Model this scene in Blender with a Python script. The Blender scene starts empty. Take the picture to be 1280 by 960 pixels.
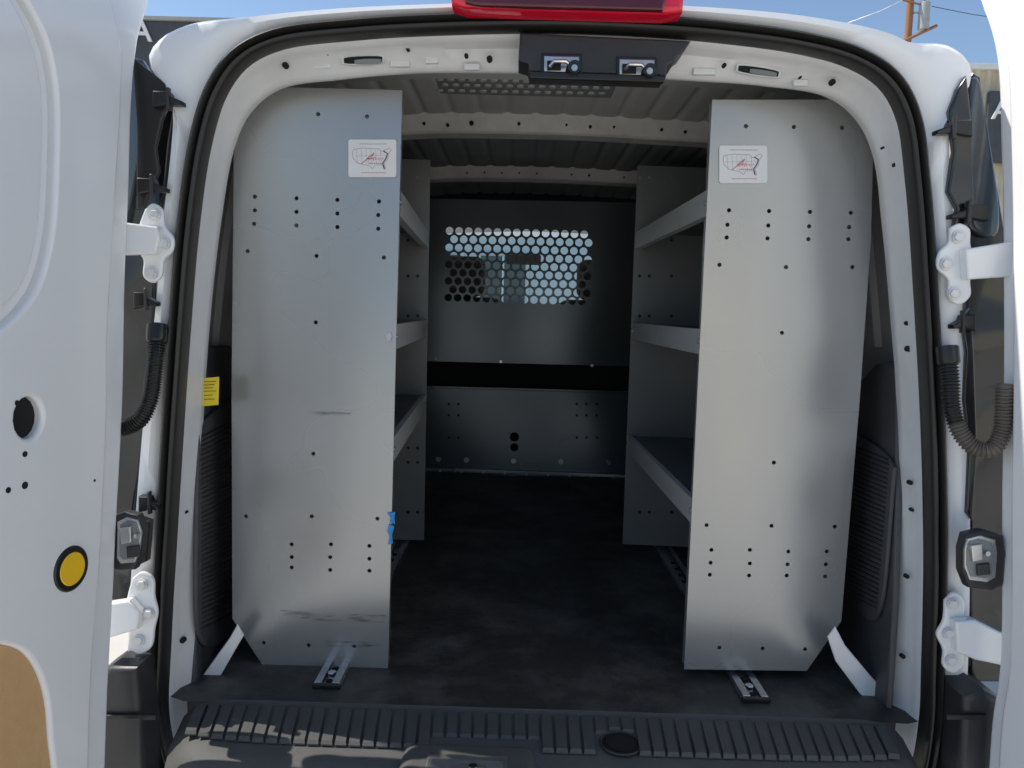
import bpy, bmesh, math, random
from mathutils import Vector, Matrix
random.seed(7)
sc = bpy.context.scene
sin, cos, rad = math.sin, math.cos, math.radians
ZF = 0.58            # cargo floor height
CAM = Vector((0, 0, 1.28))
pt, yw, rl = rad(5.4), rad(0.45), rad(1.6)
F = Vector((-sin(yw)*cos(pt), cos(yw)*cos(pt), -sin(pt)))
R0 = F.cross(Vector((0, 0, 1))).normalized(); U0 = R0.cross(F)
R = R0*cos(rl)+U0*sin(rl); U = -R0*sin(rl)+U0*cos(rl)
# photogrammetry: photo measurement -> metres on the real plane the feature lies on
def ray(u, v): return F + R*((u-640)/960) + U*((480-v)/960)
def at(u, v, y):
    d = ray(u, v); return CAM + d*(y/d.y)
def onz(u, v, z):
    d = ray(u, v); return CAM + d*((z-CAM.z)/d.z)
def onp(u, v, p, n):
    d = ray(u, v); return CAM + d*((p-CAM).dot(n)/d.dot(n))

# ------------------------------------------------------------ materials
def mat(name, col, rough=0.5, metal=0.0, var=0.0, vscale=6, stretch=(1,1,1), col2=None, rvar=0.0,
        bump=0.0, bscale=200, coat=0.0, spec=0.5, trans=0.0, det=6, lo=.35, hi=.7, wave=0.0, wscale=2.5, crough=.12, wst=(1,1,1)):
    m = bpy.data.materials.new(name); m.use_nodes = True
    nt = m.node_tree; b = nt.nodes['Principled BSDF']
    b.inputs['Base Color'].default_value = (*col, 1)
    b.inputs['Roughness'].default_value = rough
    b.inputs['Metallic'].default_value = metal
    b.inputs['Coat Weight'].default_value = coat
    b.inputs['Coat Roughness'].default_value = crough
    b.inputs['Specular IOR Level'].default_value = spec
    b.inputs['Transmission Weight'].default_value = trans
    tc = nt.nodes.new('ShaderNodeTexCoord'); mp = nt.nodes.new('ShaderNodeMapping')
    mp.inputs['Scale'].default_value = stretch
    nt.links.new(tc.outputs['Object'], mp.inputs['Vector'])
    if var > 0 or col2:
        n = nt.nodes.new('ShaderNodeTexNoise'); n.inputs['Scale'].default_value = vscale
        n.inputs['Detail'].default_value = det; n.inputs['Roughness'].default_value = .65
        nt.links.new(mp.outputs[0], n.inputs['Vector'])
        mr = nt.nodes.new('ShaderNodeMapRange'); mr.inputs['From Min'].default_value = lo; mr.inputs['From Max'].default_value = hi
        nt.links.new(n.outputs['Fac'], mr.inputs['Value'])
        mx = nt.nodes.new('ShaderNodeMix'); mx.data_type = 'RGBA'
        c2 = col2 if col2 else tuple(c*(1-var) for c in col)
        mx.inputs['A'].default_value = (*col, 1); mx.inputs['B'].default_value = (*c2, 1)
        nt.links.new(mr.outputs[0], mx.inputs['Factor']); nt.links.new(mx.outputs['Result'], b.inputs['Base Color'])
    if rvar > 0:
        n2 = nt.nodes.new('ShaderNodeTexNoise'); n2.inputs['Scale'].default_value = 3; n2.inputs['Detail'].default_value = 2
        nt.links.new(tc.outputs['Object'], n2.inputs['Vector'])
        m2 = nt.nodes.new('ShaderNodeMapRange'); m2.inputs['From Min'].default_value = .3; m2.inputs['From Max'].default_value = .7
        m2.inputs['To Min'].default_value = max(0.02, rough-rvar); m2.inputs['To Max'].default_value = rough+rvar
        nt.links.new(n2.outputs['Fac'], m2.inputs['Value']); nt.links.new(m2.outputs[0], b.inputs['Roughness'])
    prev = None
    if wave > 0:
        mw = nt.nodes.new('ShaderNodeMapping'); mw.inputs['Scale'].default_value = wst; nt.links.new(tc.outputs['Object'], mw.inputs['Vector'])
        n4 = nt.nodes.new('ShaderNodeTexNoise'); n4.inputs['Scale'].default_value = wscale; n4.inputs['Detail'].default_value = 0
        nt.links.new(mw.outputs[0], n4.inputs['Vector'])
        bw = nt.nodes.new('ShaderNodeBump'); bw.inputs['Strength'].default_value = 1; bw.inputs['Distance'].default_value = wave
        nt.links.new(n4.outputs['Fac'], bw.inputs['Height']); nt.links.new(bw.outputs[0], b.inputs['Normal']); prev = bw
    if bump > 0:
        n3 = nt.nodes.new('ShaderNodeTexNoise'); n3.inputs['Scale'].default_value = bscale; n3.inputs['Detail'].default_value = 2
        nt.links.new(tc.outputs['Object'], n3.inputs['Vector'])
        bp = nt.nodes.new('ShaderNodeBump'); bp.inputs['Strength'].default_value = bump; bp.inputs['Distance'].default_value = .002
        if prev: nt.links.new(prev.outputs[0], bp.inputs['Normal'])
        nt.links.new(n3.outputs['Fac'], bp.inputs['Height']); nt.links.new(bp.outputs[0], b.inputs['Normal'])
    return m
WHITE = mat('white_paint', (.88,.88,.875), .22, var=.05, vscale=3, coat=.6, rvar=.04, col2=(.855,.855,.85), crough=.08)
MATTW = mat('chalky_white_paint', (.6,.6,.6), .8, var=.1, spec=.2)
WHITEIN = mat('white_primer_paint', (.78,.78,.77), .38, var=.12, vscale=8, rvar=.06)
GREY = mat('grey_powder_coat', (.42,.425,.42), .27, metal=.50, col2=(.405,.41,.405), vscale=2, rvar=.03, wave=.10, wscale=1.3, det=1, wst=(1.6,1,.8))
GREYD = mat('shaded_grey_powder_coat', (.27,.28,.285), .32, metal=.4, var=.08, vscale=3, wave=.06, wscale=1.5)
LIP = mat('light_grey_powder_coat', (.56,.565,.56), .38, metal=.15, var=.06, vscale=4)
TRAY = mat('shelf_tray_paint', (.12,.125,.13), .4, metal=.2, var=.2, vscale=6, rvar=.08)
DGREY = mat('dark_grey_powder_coat', (.135,.155,.175), .26, metal=.40, col2=(.12,.14,.16), vscale=2, rvar=.02, wave=.06, wscale=1.6, det=2)
RUBBER = mat('black_rubber', (.016,.015,.014), .36, rvar=.1, bump=.1, bscale=120)
GLOSSB = mat('glossy_black_plastic', (.012,.013,.015), .14, var=.2, wave=.05, wscale=7, coat=.5)
SUNRUB = mat('sunlit_rubber', (.15,.128,.105), .55, var=.4, vscale=20)  # sunlit tan of the right hose put into the rubber's colour
PLASTIC = mat('black_textured_plastic', (.088,.087,.086), .62, var=.15, vscale=14, bump=.3, bscale=500, spec=.35)
BPLAST = mat('black_moulded_plastic', (.035,.035,.036), .42, var=.2, vscale=14, bump=.2, bscale=500, rvar=.06)
PLASTIC2 = mat('dark_trim_plastic', (.075,.075,.078), .55, var=.25, vscale=14, bump=.3, bscale=500)
FLOORM = mat('worn_black_rubber_mat', (.038,.035,.032), .58, col2=(.22,.20,.17), vscale=6, det=15, lo=.44, hi=.90, bump=.7, bscale=70, rvar=.08)
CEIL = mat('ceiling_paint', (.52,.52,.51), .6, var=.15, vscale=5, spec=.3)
DARKC = mat('shaded_liner_paint', (.25,.26,.265), .6, var=.25, vscale=5, spec=.3)
BEIGE = mat('primer_rib', (.62,.61,.58), .5, var=.25, vscale=12)
BLACK = mat('dark_void', (.006,.006,.006), .8, var=.2)
STEEL = mat('zinc_steel', (.62,.62,.62), .32, metal=.9, var=.3, vscale=30, rvar=.12)
CHROME = mat('bright_chrome', (.75,.75,.75), .15, metal=1, var=.1)
REDL = mat('red_lens', (.85,.01,.045), .12, coat=.6, var=.15, vscale=30)
DLENS = mat('smoked_lamp_lens', (.06,.08,.1), .08, coat=1, var=.3)
YEL = mat('yellow_plug', (1.0,.60,.02), .4, var=.05, vscale=40)
YELS = mat('yellow_label', (.85,.64,.03), .4, var=.08, vscale=30)
BOARD = mat('brown_fibreboard', (.62,.38,.18), .75, col2=(.58,.35,.16), vscale=60, bump=.15, bscale=300)
PAPER = mat('white_sticker', (.82,.81,.80), .4, var=.05)
INKG = mat('grey_ink', (.30,.30,.32), .5, var=.1)
INKR = mat('red_ink', (.70,.06,.06), .5, var=.1)
INKB = mat('black_ink', (.03,.03,.03), .5, var=.1)
TAPE = mat('blue_tape', (.03,.30,.70), .6, var=.2, vscale=60)
FABRIC = mat('seat_fabric', (.16,.14,.13), .9, var=.3, vscale=40)

# ------------------------------------------------------------ mesh builder
def smooth_pts(pts, n):
    P = [Vector(p) for p in pts]
    out = []
    for i in range(len(P)-1):
        p0 = P[max(i-1,0)]; p1 = P[i]; p2 = P[i+1]; p3 = P[min(i+2,len(P)-1)]
        a = max((p1-p0).length, 1e-6)**.5; b = max((p2-p1).length,1e-6)**.5; c = max((p3-p2).length,1e-6)**.5
        m1 = (p2-p1) if i == 0 else ((p1-p0)/a - (p2-p0)/(a+b) + (p2-p1)/b)*b
        m2 = (p2-p1) if i+2 >= len(P) else ((p2-p1)/b - (p3-p1)/(b+c) + (p3-p2)/c)*b
        for k in range(24):
            t = k/24
            out.append(p1*(2*t**3-3*t*t+1)+m1*(t**3-2*t*t+t)+p2*(-2*t**3+3*t*t)+m2*(t**3-t*t))
    out.append(P[-1])
    L = [0]
    for i in range(1, len(out)): L.append(L[-1]+(out[i]-out[i-1]).length)
    res = []; j = 0
    for k in range(n):
        s = L[-1]*k/(n-1)
        while j < len(L)-2 and L[j+1] < s: j += 1
        t = (s-L[j])/max(L[j+1]-L[j],1e-9)
        res.append(out[j].lerp(out[j+1], min(max(t,0),1)))
    return res

class MB:
    def __init__(s): s.v=[]; s.f=[]; s.m=[]; s.mats=[]
    def mi(s, m):
        if m not in s.mats: s.mats.append(m)
        return s.mats.index(m)
    def add(s, vs, fs, m):
        o=len(s.v); k=s.mi(m)
        s.v += [tuple(v) for v in vs]
        for f in fs: s.f.append(tuple(i+o for i in f)); s.m.append(k)
        return s
    def box(s, c, d, m, bev=0.0, rot=None, seg=2):
        bm = bmesh.new(); bmesh.ops.create_cube(bm, size=1)
        for v in bm.verts: v.co = Vector((v.co.x*d[0], v.co.y*d[1], v.co.z*d[2]))
        if bev>0: bmesh.ops.bevel(bm, geom=list(bm.edges), offset=bev, segments=seg, affect='EDGES', profile=.5)
        M = rot if rot else Matrix.Identity(3); c = Vector(c)
        bm.verts.index_update()
        s.add([M@v.co + c for v in bm.verts], [[v.index for v in f.verts] for f in bm.faces], m); bm.free(); return s
    def prism(s, quad0, quad1, m):
        """box between two quads (front, back)"""
        return s.add(list(quad0)+list(quad1),[(0,1,2,3),(4,5,6,7),(0,1,5,4),(1,2,6,5),(2,3,7,6),(3,0,4,7)],m)
    def cyl(s, c, ax, r, h, m, seg=20, r2=None, bev=0.0):
        ax = Vector(ax).normalized(); q = ax.to_track_quat('Z','Y').to_matrix(); c = Vector(c); r2 = r if r2 is None else r2
        prof = [(0,-h/2),(r,-h/2)] + ([(r2, h/2-bev),(r2-bev,h/2)] if bev>0 else [(r2,h/2)]) + [(0,h/2)]
        vs=[];fs=[];n=len(prof)
        for pr,pz in prof:
            for k in range(seg):
                a=2*math.pi*k/seg; vs.append(c+q@Vector((pr*cos(a),pr*sin(a),pz)))
        for i in range(n-1):
            for k in range(seg): fs.append((i*seg+k, i*seg+(k+1)%seg, (i+1)*seg+(k+1)%seg, (i+1)*seg+k))
        return s.add(vs,fs,m)
    def tube(s, path, r, m, seg=10, closed=False):
        P=[Vector(p) for p in path]; n=len(P); vs=[];fs=[]
        rr = r if isinstance(r,(list,tuple)) else [r]*n
        up=None
        for i in range(n):
            a = P[(i-1)%n] if closed else P[max(i-1,0)]; b = P[(i+1)%n] if closed else P[min(i+1,n-1)]
            t=(b-a).normalized()
            if up is None: up = t.orthogonal().normalized()
            up=(up-t*up.dot(t)).normalized(); w=t.cross(up)
            for k in range(seg):
                an=2*math.pi*k/seg; vs.append(P[i]+(up*cos(an)+w*sin(an))*rr[i])
        for i in range(n if closed else n-1):
            for k in range(seg):
                j=(i+1)%n; fs.append((i*seg+k,i*seg+(k+1)%seg,j*seg+(k+1)%seg,j*seg+k))
        if not closed: fs.append(tuple(range(seg))); fs.append(tuple((n-1)*seg+k for k in range(seg)))
        return s.add(vs,fs,m)
    def loft(s, rings, m, closed=False):
        n=len(rings[0]); vs=[p for r in rings for p in r]; fs=[]
        for i in range(len(rings)-1):
            for k in range(n if closed else n-1):
                j=(k+1)%n; fs.append((i*n+k,i*n+j,(i+1)*n+j,(i+1)*n+k))
        return s.add(vs,fs,m)
    def plate(s, outline, holes, org, ex, ez, th, m, bev=0.0):
        """flat plate with real holes; outline/holes = list of 3d points lying on the plane, holes=(centre,radius[,aspect])"""
        org=Vector(org); ex=Vector(ex).normalized(); ez=Vector(ez).normalized(); nn=ex.cross(ez)
        cu=bpy.data.curves.new('tmp','CURVE'); cu.dimensions='2D'; cu.fill_mode='BOTH'
        def spl(pp):
            sp=cu.splines.new('POLY'); sp.points.add(len(pp)-1)
            for i,(x,z) in enumerate(pp): sp.points[i].co=(x,z,0,1)
            sp.use_cyclic_u=True
        to=lambda p:((Vector(p)-org).dot(ex),(Vector(p)-org).dot(ez))
        spl([to(p) for p in outline])
        for h in holes:
            if isinstance(h,list): spl([to(p) for p in h]); continue
            c=to(h[0]); r=h[1]; asp=h[2] if len(h)>2 else 1; k=16 if r>.006 else 10
            spl([(c[0]+r*asp*cos(2*math.pi*i/k), c[1]+r*sin(2*math.pi*i/k)) for i in range(k)])
        cu.extrude=max(th/2-bev,0.0001)
        if bev>0: cu.bevel_depth=bev; cu.bevel_resolution=3; cu.offset=-bev
        ob=bpy.data.objects.new('tmp',cu); sc.collection.objects.link(ob)
        dg=bpy.context.evaluated_depsgraph_get(); me=bpy.data.meshes.new_from_object(ob.evaluated_get(dg))
        s.add([org+ex*v.co.x+ez*v.co.y+nn*v.co.z for v in me.vertices],[tuple(p.vertices) for p in me.polygons],m)
        bpy.data.objects.remove(ob); bpy.data.curves.remove(cu); bpy.data.meshes.remove(me); return s
    def yplate(s, uv, y, th, m, holes=(), bev=0.0, smooth=0):
        pts=[at(u,v,y) for u,v in uv]
        if smooth: pts=smooth_pts(pts+[pts[0]],smooth)[:-1]
        hs=[(at(h[0],h[1],y),h[2])+tuple(h[3:]) for h in holes]
        return s.plate(pts,hs,(0,y,0),(1,0,0),(0,0,1),th,m,bev)
    def build(s, name, parent=None, angle=35, label=None, flat=False):
        me=bpy.data.meshes.new(name); me.from_pydata(s.v,[],s.f)
        for m in s.mats: me.materials.append(m)
        me.polygons.foreach_set('material_index', s.m); me.update()
        if not flat:
            bm=bmesh.new(); bm.from_mesh(me); bmesh.ops.remove_doubles(bm, verts=bm.verts, dist=1e-5)
            bmesh.ops.recalc_face_normals(bm, faces=bm.faces); bm.to_mesh(me); bm.free()
            me.polygons.foreach_set('use_smooth',[True]*len(me.polygons)); me.set_sharp_from_angle(angle=rad(angle))
        ob=bpy.data.objects.new(name,me); sc.collection.objects.link(ob)
        if not flat:
            wn=ob.modifiers.new('weighted_normal','WEIGHTED_NORMAL'); wn.keep_sharp=True; wn.weight=100; wn.mode='FACE_AREA'
        if parent: link(ob,parent)
        if label: ob['label']=label
        return ob
W = {}
def link(ob,parent):
    ob.parent=parent; loc=W.get(parent.name, Vector((0,0,0)))
    ob.matrix_parent_inverse=Matrix.Translation(-loc)
def thing(name, loc, label, cat, group=None):
    e=bpy.data.objects.new(name,None); e.location=loc; e.empty_display_size=.1; sc.collection.objects.link(e)
    e['label']=label; e['category']=cat
    if group: e['group']=group
    W[e.name]=Vector(loc); return e
def offs(ring, d):
    out=[]; n=len(ring)
    for i,p in enumerate(ring):
        a=ring[max(i-3,0)]; b=ring[min(i+3,n-1)]; t=b-a; nrm=Vector((-t.z,0,t.x)).normalized()   # outward for left->top->right
        out.append(p+nrm*d)
    return out
def sety(ring,y): return [Vector((p.x,y,p.z)) for p in ring]
XC=.06
# ------------------------------------------------------------ VAN
van = thing('cargo_van',(XC,1.3,0),'white cargo van, both rear doors open, empty hold','van')
N=260
S = smooth_pts([at(u,v,1.30) for u,v in [(262,1005),(228,962),(211,900),(213,800),(224,600),(236,420),(248,280),(263,180),(281,122),(308,84),(350,62),(450,49),(560,43),(680,41),(800,45),(900,53),(1000,67),(1060,84),(1100,110),(1122,150),(1134,230),(1146,400),(1154,560),(1156,700),(1153,830),(1150,900),(1138,962),(1110,1005)]],N)
IP=[(238,960),(242,880),(245,760),(247,600),(257,420),(272,280),(290,180),(310,138),(345,110),(420,98),(520,90),(640,90),(760,93),(860,99),(960,106),(1040,120),(1075,147),(1096,190),(1108,280),(1118,390),(1126,500),(1124,640),(1119,760),(1110,880),(1106,960)]
I = smooth_pts([at(u,v,1.37) for u,v in IP],N)
B = smooth_pts([at(u,v,1.29) for u,v in [(158,1005),(160,880),(162,780),(166,700),(174,600),(185,480),(197,380),(208,260),(217,180),(219,130),(212,100),(194,90),(187,70),(204,47),(240,31),(290,25),(420,13),(560,7),(700,3),(850,9),(1000,21),(1110,42),(1140,55),(1185,58),(1212,80),(1211,105),(1188,122),(1184,180),(1192,300),(1202,420),(1210,600),(1210,760),(1206,880),(1196,1005)]],N)
SW=.022
So=offs(S,SW)
b=MB()
mid=[a.lerp(c,.5) for a,c in zip(So,B)]
def widen(ring,dx,dz): return [Vector((p.x+(dx if p.x>XC else -dx)*min(1,abs(p.x-XC)/.5),p.y,p.z+dz)) for p in ring]
b.loft([sety(offs(S,SW-.006),1.31),sety(offs(S,SW-.002),1.292),sety([a.lerp(c,.1) for a,c in zip(So,B)],1.284),sety(mid,1.272),sety([a.lerp(c,.88) for a,c in zip(So,B)],1.276),sety(B,1.288),sety(offs(B,.006),1.300),sety(offs(B,.008),1.34),
        sety(widen(B,.03,.02),1.40),sety(widen(B,.10,.055),1.55),sety(widen(B,.15,.07),1.9),sety(widen(B,.16,.07),3.5)],WHITE)
b.build('body_shell',van,50)
# inner flange of the door opening with stamped holes and slots
b=MB()
b.loft([sety(offs(S,.004),1.304),sety(offs(S,-.001),1.302),sety([a.lerp(c,.12) for a,c in zip(S,I)],1.306),sety([a.lerp(c,.22) for a,c in zip(S,I)],1.318),sety([a.lerp(c,.30) for a,c in zip(S,I)],1.338),
        sety([a.lerp(c,.85) for a,c in zip(S,I)],1.356),sety(I,1.366),sety(offs(I,-.001),1.374),sety(offs(I,.006),1.40),sety(offs(I,.05),1.42)],WHITEIN)
def disc(mb,u,v,y,r,m,h=.003,asp=1,rotz=0):
    c=at(u,v,y); vs=[];k=18
    for hh in (-h/2,h/2):
        for i in range(k):
            a=2*math.pi*i/k; x=r*asp*cos(a); z=r*sin(a)
            if asp>1: x=max(-r*asp*.9,min(r*asp*.9,x*1.35)); 
            vs.append((c.x+x*cos(rotz)-z*sin(rotz), c.y+hh, c.z+x*sin(rotz)+z*cos(rotz)))
    mb.add(vs,[tuple(range(k)),tuple(range(k,2*k))]+[(i,(i+1)%k,k+(i+1)%k,k+i) for i in range(k)],m)
for u,v,r,a,rz in [(454,75,.006,6,.06),(948,89,.006,6.3,-.12)]:
    disc(b,u,v,1.343,r+.003,WHITEIN,.006,(a*r+.004)/(r+.003),rz); disc(b,u,v,1.3395,r,BLACK,.002,a,rz)
    disc(b,u+6,v+2,1.338,r*.7,DARKC,.002,6,rz)
for u,v,r in [(357,82,.005),(583,70,.0035),(612,74,.005),(905,82,.0035),(1040,103,.005),(1000,97,.002),(510,62,.003),(410,68,.002),
              (1119,206,.004),(1103,185,.002),(1134,404,.004),(1142,404,.003),(1135,436,.005),(1137,603,.004),(1139,637,.003),(1133,720,.004),(1128,820,.004),
              (238,408,.003),(241,382,.002),(231,604,.003),(233,640,.0025),(229,800,.005)]:
    disc(b,u,v,1.333,r,BLACK,.008,1)
for u,v,w_ in [(398,82,16),(500,80,12),(590,84,10),(540,76,8),(880,90,14),(1000,104,9)]:
    b.yplate([(u-w_,v-4),(u+w_,v-4),(u+w_,v+4),(u-w_,v+4)],1.352,.01,WHITEIN,bev=.002)
b.build('opening_flange',van,40)
# seal
b=MB()
prof=[(-.001,1.305),(-.002,1.292),(0,1.278),(.003,1.270),(.008,1.270),(.0105,1.279),(.012,1.279),(.0145,1.268),(.018,1.264),(.022,1.268),(.024,1.280),(.022,1.305)]
b.loft([sety(offs(S,o),y) for o,y in prof],RUBBER)
b.build('door_seal',van,70)
# interior liner
NL=900
L=[]
for p in smooth_pts([at(u,v,1.37) for u,v in IP],NL):
    q=Vector(p)
    if q.z>1.5: q.z += .080*min(1,(q.z-1.5)/.15)
    q.x += (.07 if q.x>XC else -.07)*min(1,abs(q.x-XC)/.4)
    L.append(q)
Lb=[]
for q in L:
    r=Vector(q)
    if r.z>1.68:
        ph=((r.x-XC)/.07)%1
        r.z += .006*max(0,1-abs(ph-.5)/.20)
    Lb.append(r)
b=MB()
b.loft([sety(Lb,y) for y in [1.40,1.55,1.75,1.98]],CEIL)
b.loft([sety(Lb,y) for y in [1.98,2.3,2.6,2.9,3.4]],DARKC)  # deeper liner darker: the hold's shade is put into the colour
b.build('hold_liner',van,60)
for i,(yy,hh,mm) in enumerate([(2.02,.045,BEIGE),(2.72,.040,BEIGE),(1.62,.012,CEIL)]):
    b=MB(); LL=L[200:700]
    b.loft([sety(offs(LL,.004),yy-.045),sety(offs(LL,-hh*.3),yy-.040),sety(offs(LL,-hh*.9),yy-.034),sety(offs(LL,-hh),yy-.028),sety(offs(LL,-hh),yy+.028),sety(offs(LL,.004),yy+.045)],mm)
    if i<2:
        for k in range(6,494,13):
            p=LL[k]
            if random.random()<.75: b.cyl((p.x,yy-.0385,p.z-hh*(.5+.12*random.random()*(k%2))),(0,1,0),random.choice([.003,.004,.006]),.006,BLACK,12)
    b.build('roof_bow',van,30)
# pale discs on a dark strip painting the mesh window's reflection on the ceiling
ZC=sorted([q.z for q in L])[-60]
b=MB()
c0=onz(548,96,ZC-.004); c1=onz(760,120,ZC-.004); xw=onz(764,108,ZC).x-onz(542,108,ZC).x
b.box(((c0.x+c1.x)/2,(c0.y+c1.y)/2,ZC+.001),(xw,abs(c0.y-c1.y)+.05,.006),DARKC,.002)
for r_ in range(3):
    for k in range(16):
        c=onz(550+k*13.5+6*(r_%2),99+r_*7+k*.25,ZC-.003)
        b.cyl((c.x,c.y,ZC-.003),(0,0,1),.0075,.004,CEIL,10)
b.build('roof_mesh_reflection',van)
# lower interior trims
for sgn,us,ue in ((-1,243,300),(1,1119,1050)):
    p0=at(us,600,1.385); p1=Vector((p0.x+sgn*.055,1.85,p0.z)); ex=(p1-p0).normalized(); ez=Vector((0,0,1))
    if sgn>0: ex=-ex; 
    nn=ex.cross(ez); 
    P=lambda u,v,n=nn,p=p0: onp(u,v,p,n)
    b=MB()
    if sgn<0: out=[(240,890),(242,760),(243,600),(246,450),(252,432),(285,432),(305,440),(305,800),(290,790),(262,850)]
    else: out=[(1112,885),(1120,760),(1124,620),(1124,470),(1116,452),(1098,456),(1080,475),(1040,500),(1035,780),(1048,790),(1090,868)]
    b.plate([P(u,v) for u,v in out],[],p0,ex,ez,.012,PLASTIC2,.004)
    b.build('side_trim_panel',van,40)
    b=MB()
    p2=p0+nn*.011
    P2=lambda u,v,n=nn,p=p2: onp(u,v,p,n)
    if sgn<0: out=[(246,535),(262,518),(300,508),(300,760),(262,808),(247,790)]; rows=[v for v in range(545,790,6)]
    else: out=[(1119,585),(1110,570),(1074,543),(1040,530),(1030,700),(1062,748),(1090,776),(1102,760)]; rows=[v for v in range(575,765,6)]
    pts=smooth_pts([P2(u,v) for u,v in out]+[P2(*out[0])],60)[:-1]
    b.plate(pts,[],p2,ex,ez,.008,PLASTIC2,.003)
    for v in rows:
        if sgn<0: a=P2(249,v); c=P2(298,v-22)
        else:
            ur=1115-(v-575)*.085; a=P2(1050,v-24); c=P2(ur,v)
        a=a+nn*.0035; c=c+nn*.0035
        b.tube([a,c],.0022,BPLAST,6)
    b.build('vent_grille',van,40)
# yellow label on the trim
b=MB(); b.yplate([(251,473),(274,471),(273,506),(250,508)],1.378,.001,YELS)
for v in (477,481,485,489,494,499): b.yplate([(255,v),(270-(v%3)*2,v-.6),(270-(v%3)*2,v),(255,v+.6)],1.3765,.0006,INKB)
b.build('warning_label',van)
# white wheel-arch flange corners
for pts in ([(297,780),(305,794),(276,844),(252,882),(238,898),(238,866),(258,838),(288,796)],[(1044,783),(1034,796),(1044,826),(1074,866),(1100,893),(1116,904),(1118,876),(1086,842),(1056,806)]):
    b=MB(); b.yplate(pts,1.392,.006,WHITE,bev=.0025); b.build('lower_corner_flange',van)
# floor
fm=MB()
x0=-.66; x1=.80
nx,ny=40,50; vs=[];fs=[]
for j in range(ny+1):
    for i in range(nx+1):
        x=x0+(x1-x0)*i/nx; y=1.292+(3.28-1.292)*j/ny
        if y<1.33: x=max(-.575,min(x,.70))
        vs.append((x,y,ZF+.0015*sin(x*19+y*7)*sin(y*11)))
for j in range(ny):
    for i in range(nx):
        a=j*(nx+1)+i; fs.append((a,a+1,a+nx+2,a+nx+1))
fm.add(vs,fs,FLOORM)
fm.box((XC+.01,2.3,ZF-.03),(1.4,1.90,.05),FLOORM)
fm.build('cargo_floor_mat',van,50)
# sill / bumper step
b=MB()
xl=at(214,905,1.25).x; xr=at(1150,905,1.25).x; xm=(xl+xr)/2
def tap(x,y): return xm+(x-xm)*(1-.40*max(0,1.27-y)-.25*max(0,y-1.27))
prof=[(1.300,ZF-.03),(1.298,ZF+.002),(1.290,ZF+.006),(1.282,ZF+.001),(1.19,ZF-.003),(1.175,ZF-.006),(1.150,ZF-.009),(1.125,ZF-.018),(1.10,ZF-.045),(1.085,ZF-.09),(1.08,ZF-.25)]
ring=[]
nn_=80
for yy,zz in prof:
    r=[]
    for i in range(nn_+1):
        t=i/nn_; x=xl+(xr-xl)*t; e=(2*t-1)
        y_=yy+.035*abs(e)**8*(1.300-yy)/.2
        r.append(Vector((tap(x,y_), y_, zz-.035*abs(e)**26)))
    ring.append(r)
b.loft(ring,PLASTIC)
cap=onz(776,927,ZF+.002)
pitch_=.0232; x=xl+.04
while x<xr-.035:
    y0=1.205 if -.135<x<.055 else 1.172
    y1_=1.280
    e_=abs(2*(x-xl)/(xr-xl)-1); y0+=.03*e_**8
    if abs(x-cap.x)<.036: y0=cap.y+math.sqrt(max(0,.036**2-(x-cap.x)**2))+.003
    if y1_-y0>.008:
        w2=.0098
        def sec(y,dz,sh=0): return [(tap(x-w2+sh,y),y,ZF-.004),(tap(x+w2-sh,y),y,ZF-.004),(tap(x+w2-sh,y),y,ZF+dz),(tap(x-w2+sh,y),y,ZF+dz)]
        s0=sec(y0,-.0015); s1=sec(y0+.004,.0028,.001); s2=sec(y1_-.003,.0028,.001); s3=sec(y1_,-.001)
        b.add(s0+s1+s2+s3,[(0,1,2,3),(3,2,6,7),(7,6,10,11),(11,10,14,15),(0,3,7,4),(4,7,11,8),(8,11,15,12),(1,2,6,5),(5,6,10,9),(9,10,14,13)],PLASTIC)
    x+=pitch_
ringp=[(cap.x+.033*cos(a*math.pi/16),cap.y+.033*sin(a*math.pi/16),ZF-.001) for a in range(32)]
b.tube(ringp,.0022,BPLAST,8,closed=True)
b.cyl((cap.x,cap.y,ZF-.002),(0,0,1),.032,.004,RUBBER,32)
b.cyl((cap.x,cap.y,ZF+.0005),(0,0,1),.024,.002,BLACK,28)
b.build('rear_step',van,40)
b=MB()
cc=onz(585,948,ZF)
b.box((cc.x,1.118,ZF-.045),(.215,.14,.102),PLASTIC,.024,seg=6)
b.box((cc.x,1.102,ZF+.005),(.125,.080,.005),STEEL,.002)
b.box((cc.x,1.094,ZF+.007),(.112,.066,.003),GREYD,.001)
b.box((cc.x,1.100,ZF+.009),(.06,.024,.003),STEEL,.001)
b.cyl((cc.x+.01,1.104,ZF+.011),(0,0,1),.007,.005,CHROME,14)
b.build('step_latch_striker',van,40)
# outer bumper corners
for uv in ([(128,838),(160,815),(192,815),(198,880),(204,990),(118,990)],[(1180,850),(1206,842),(1238,862),(1240,990),(1172,990)]):
    b=MB(); b.yplate(uv,1.27,.12,BPLAST,bev=.012)
    u0=min(p[0] for p in uv); u1=max(p[0] for p in uv)
    b.yplate([(u0+10,893),(u1-8,893),(u1-8,899),(u0+10,899)],1.205,.006,RUBBER,bev=.002)
    b.build('bumper_corner',van,40)
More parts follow.
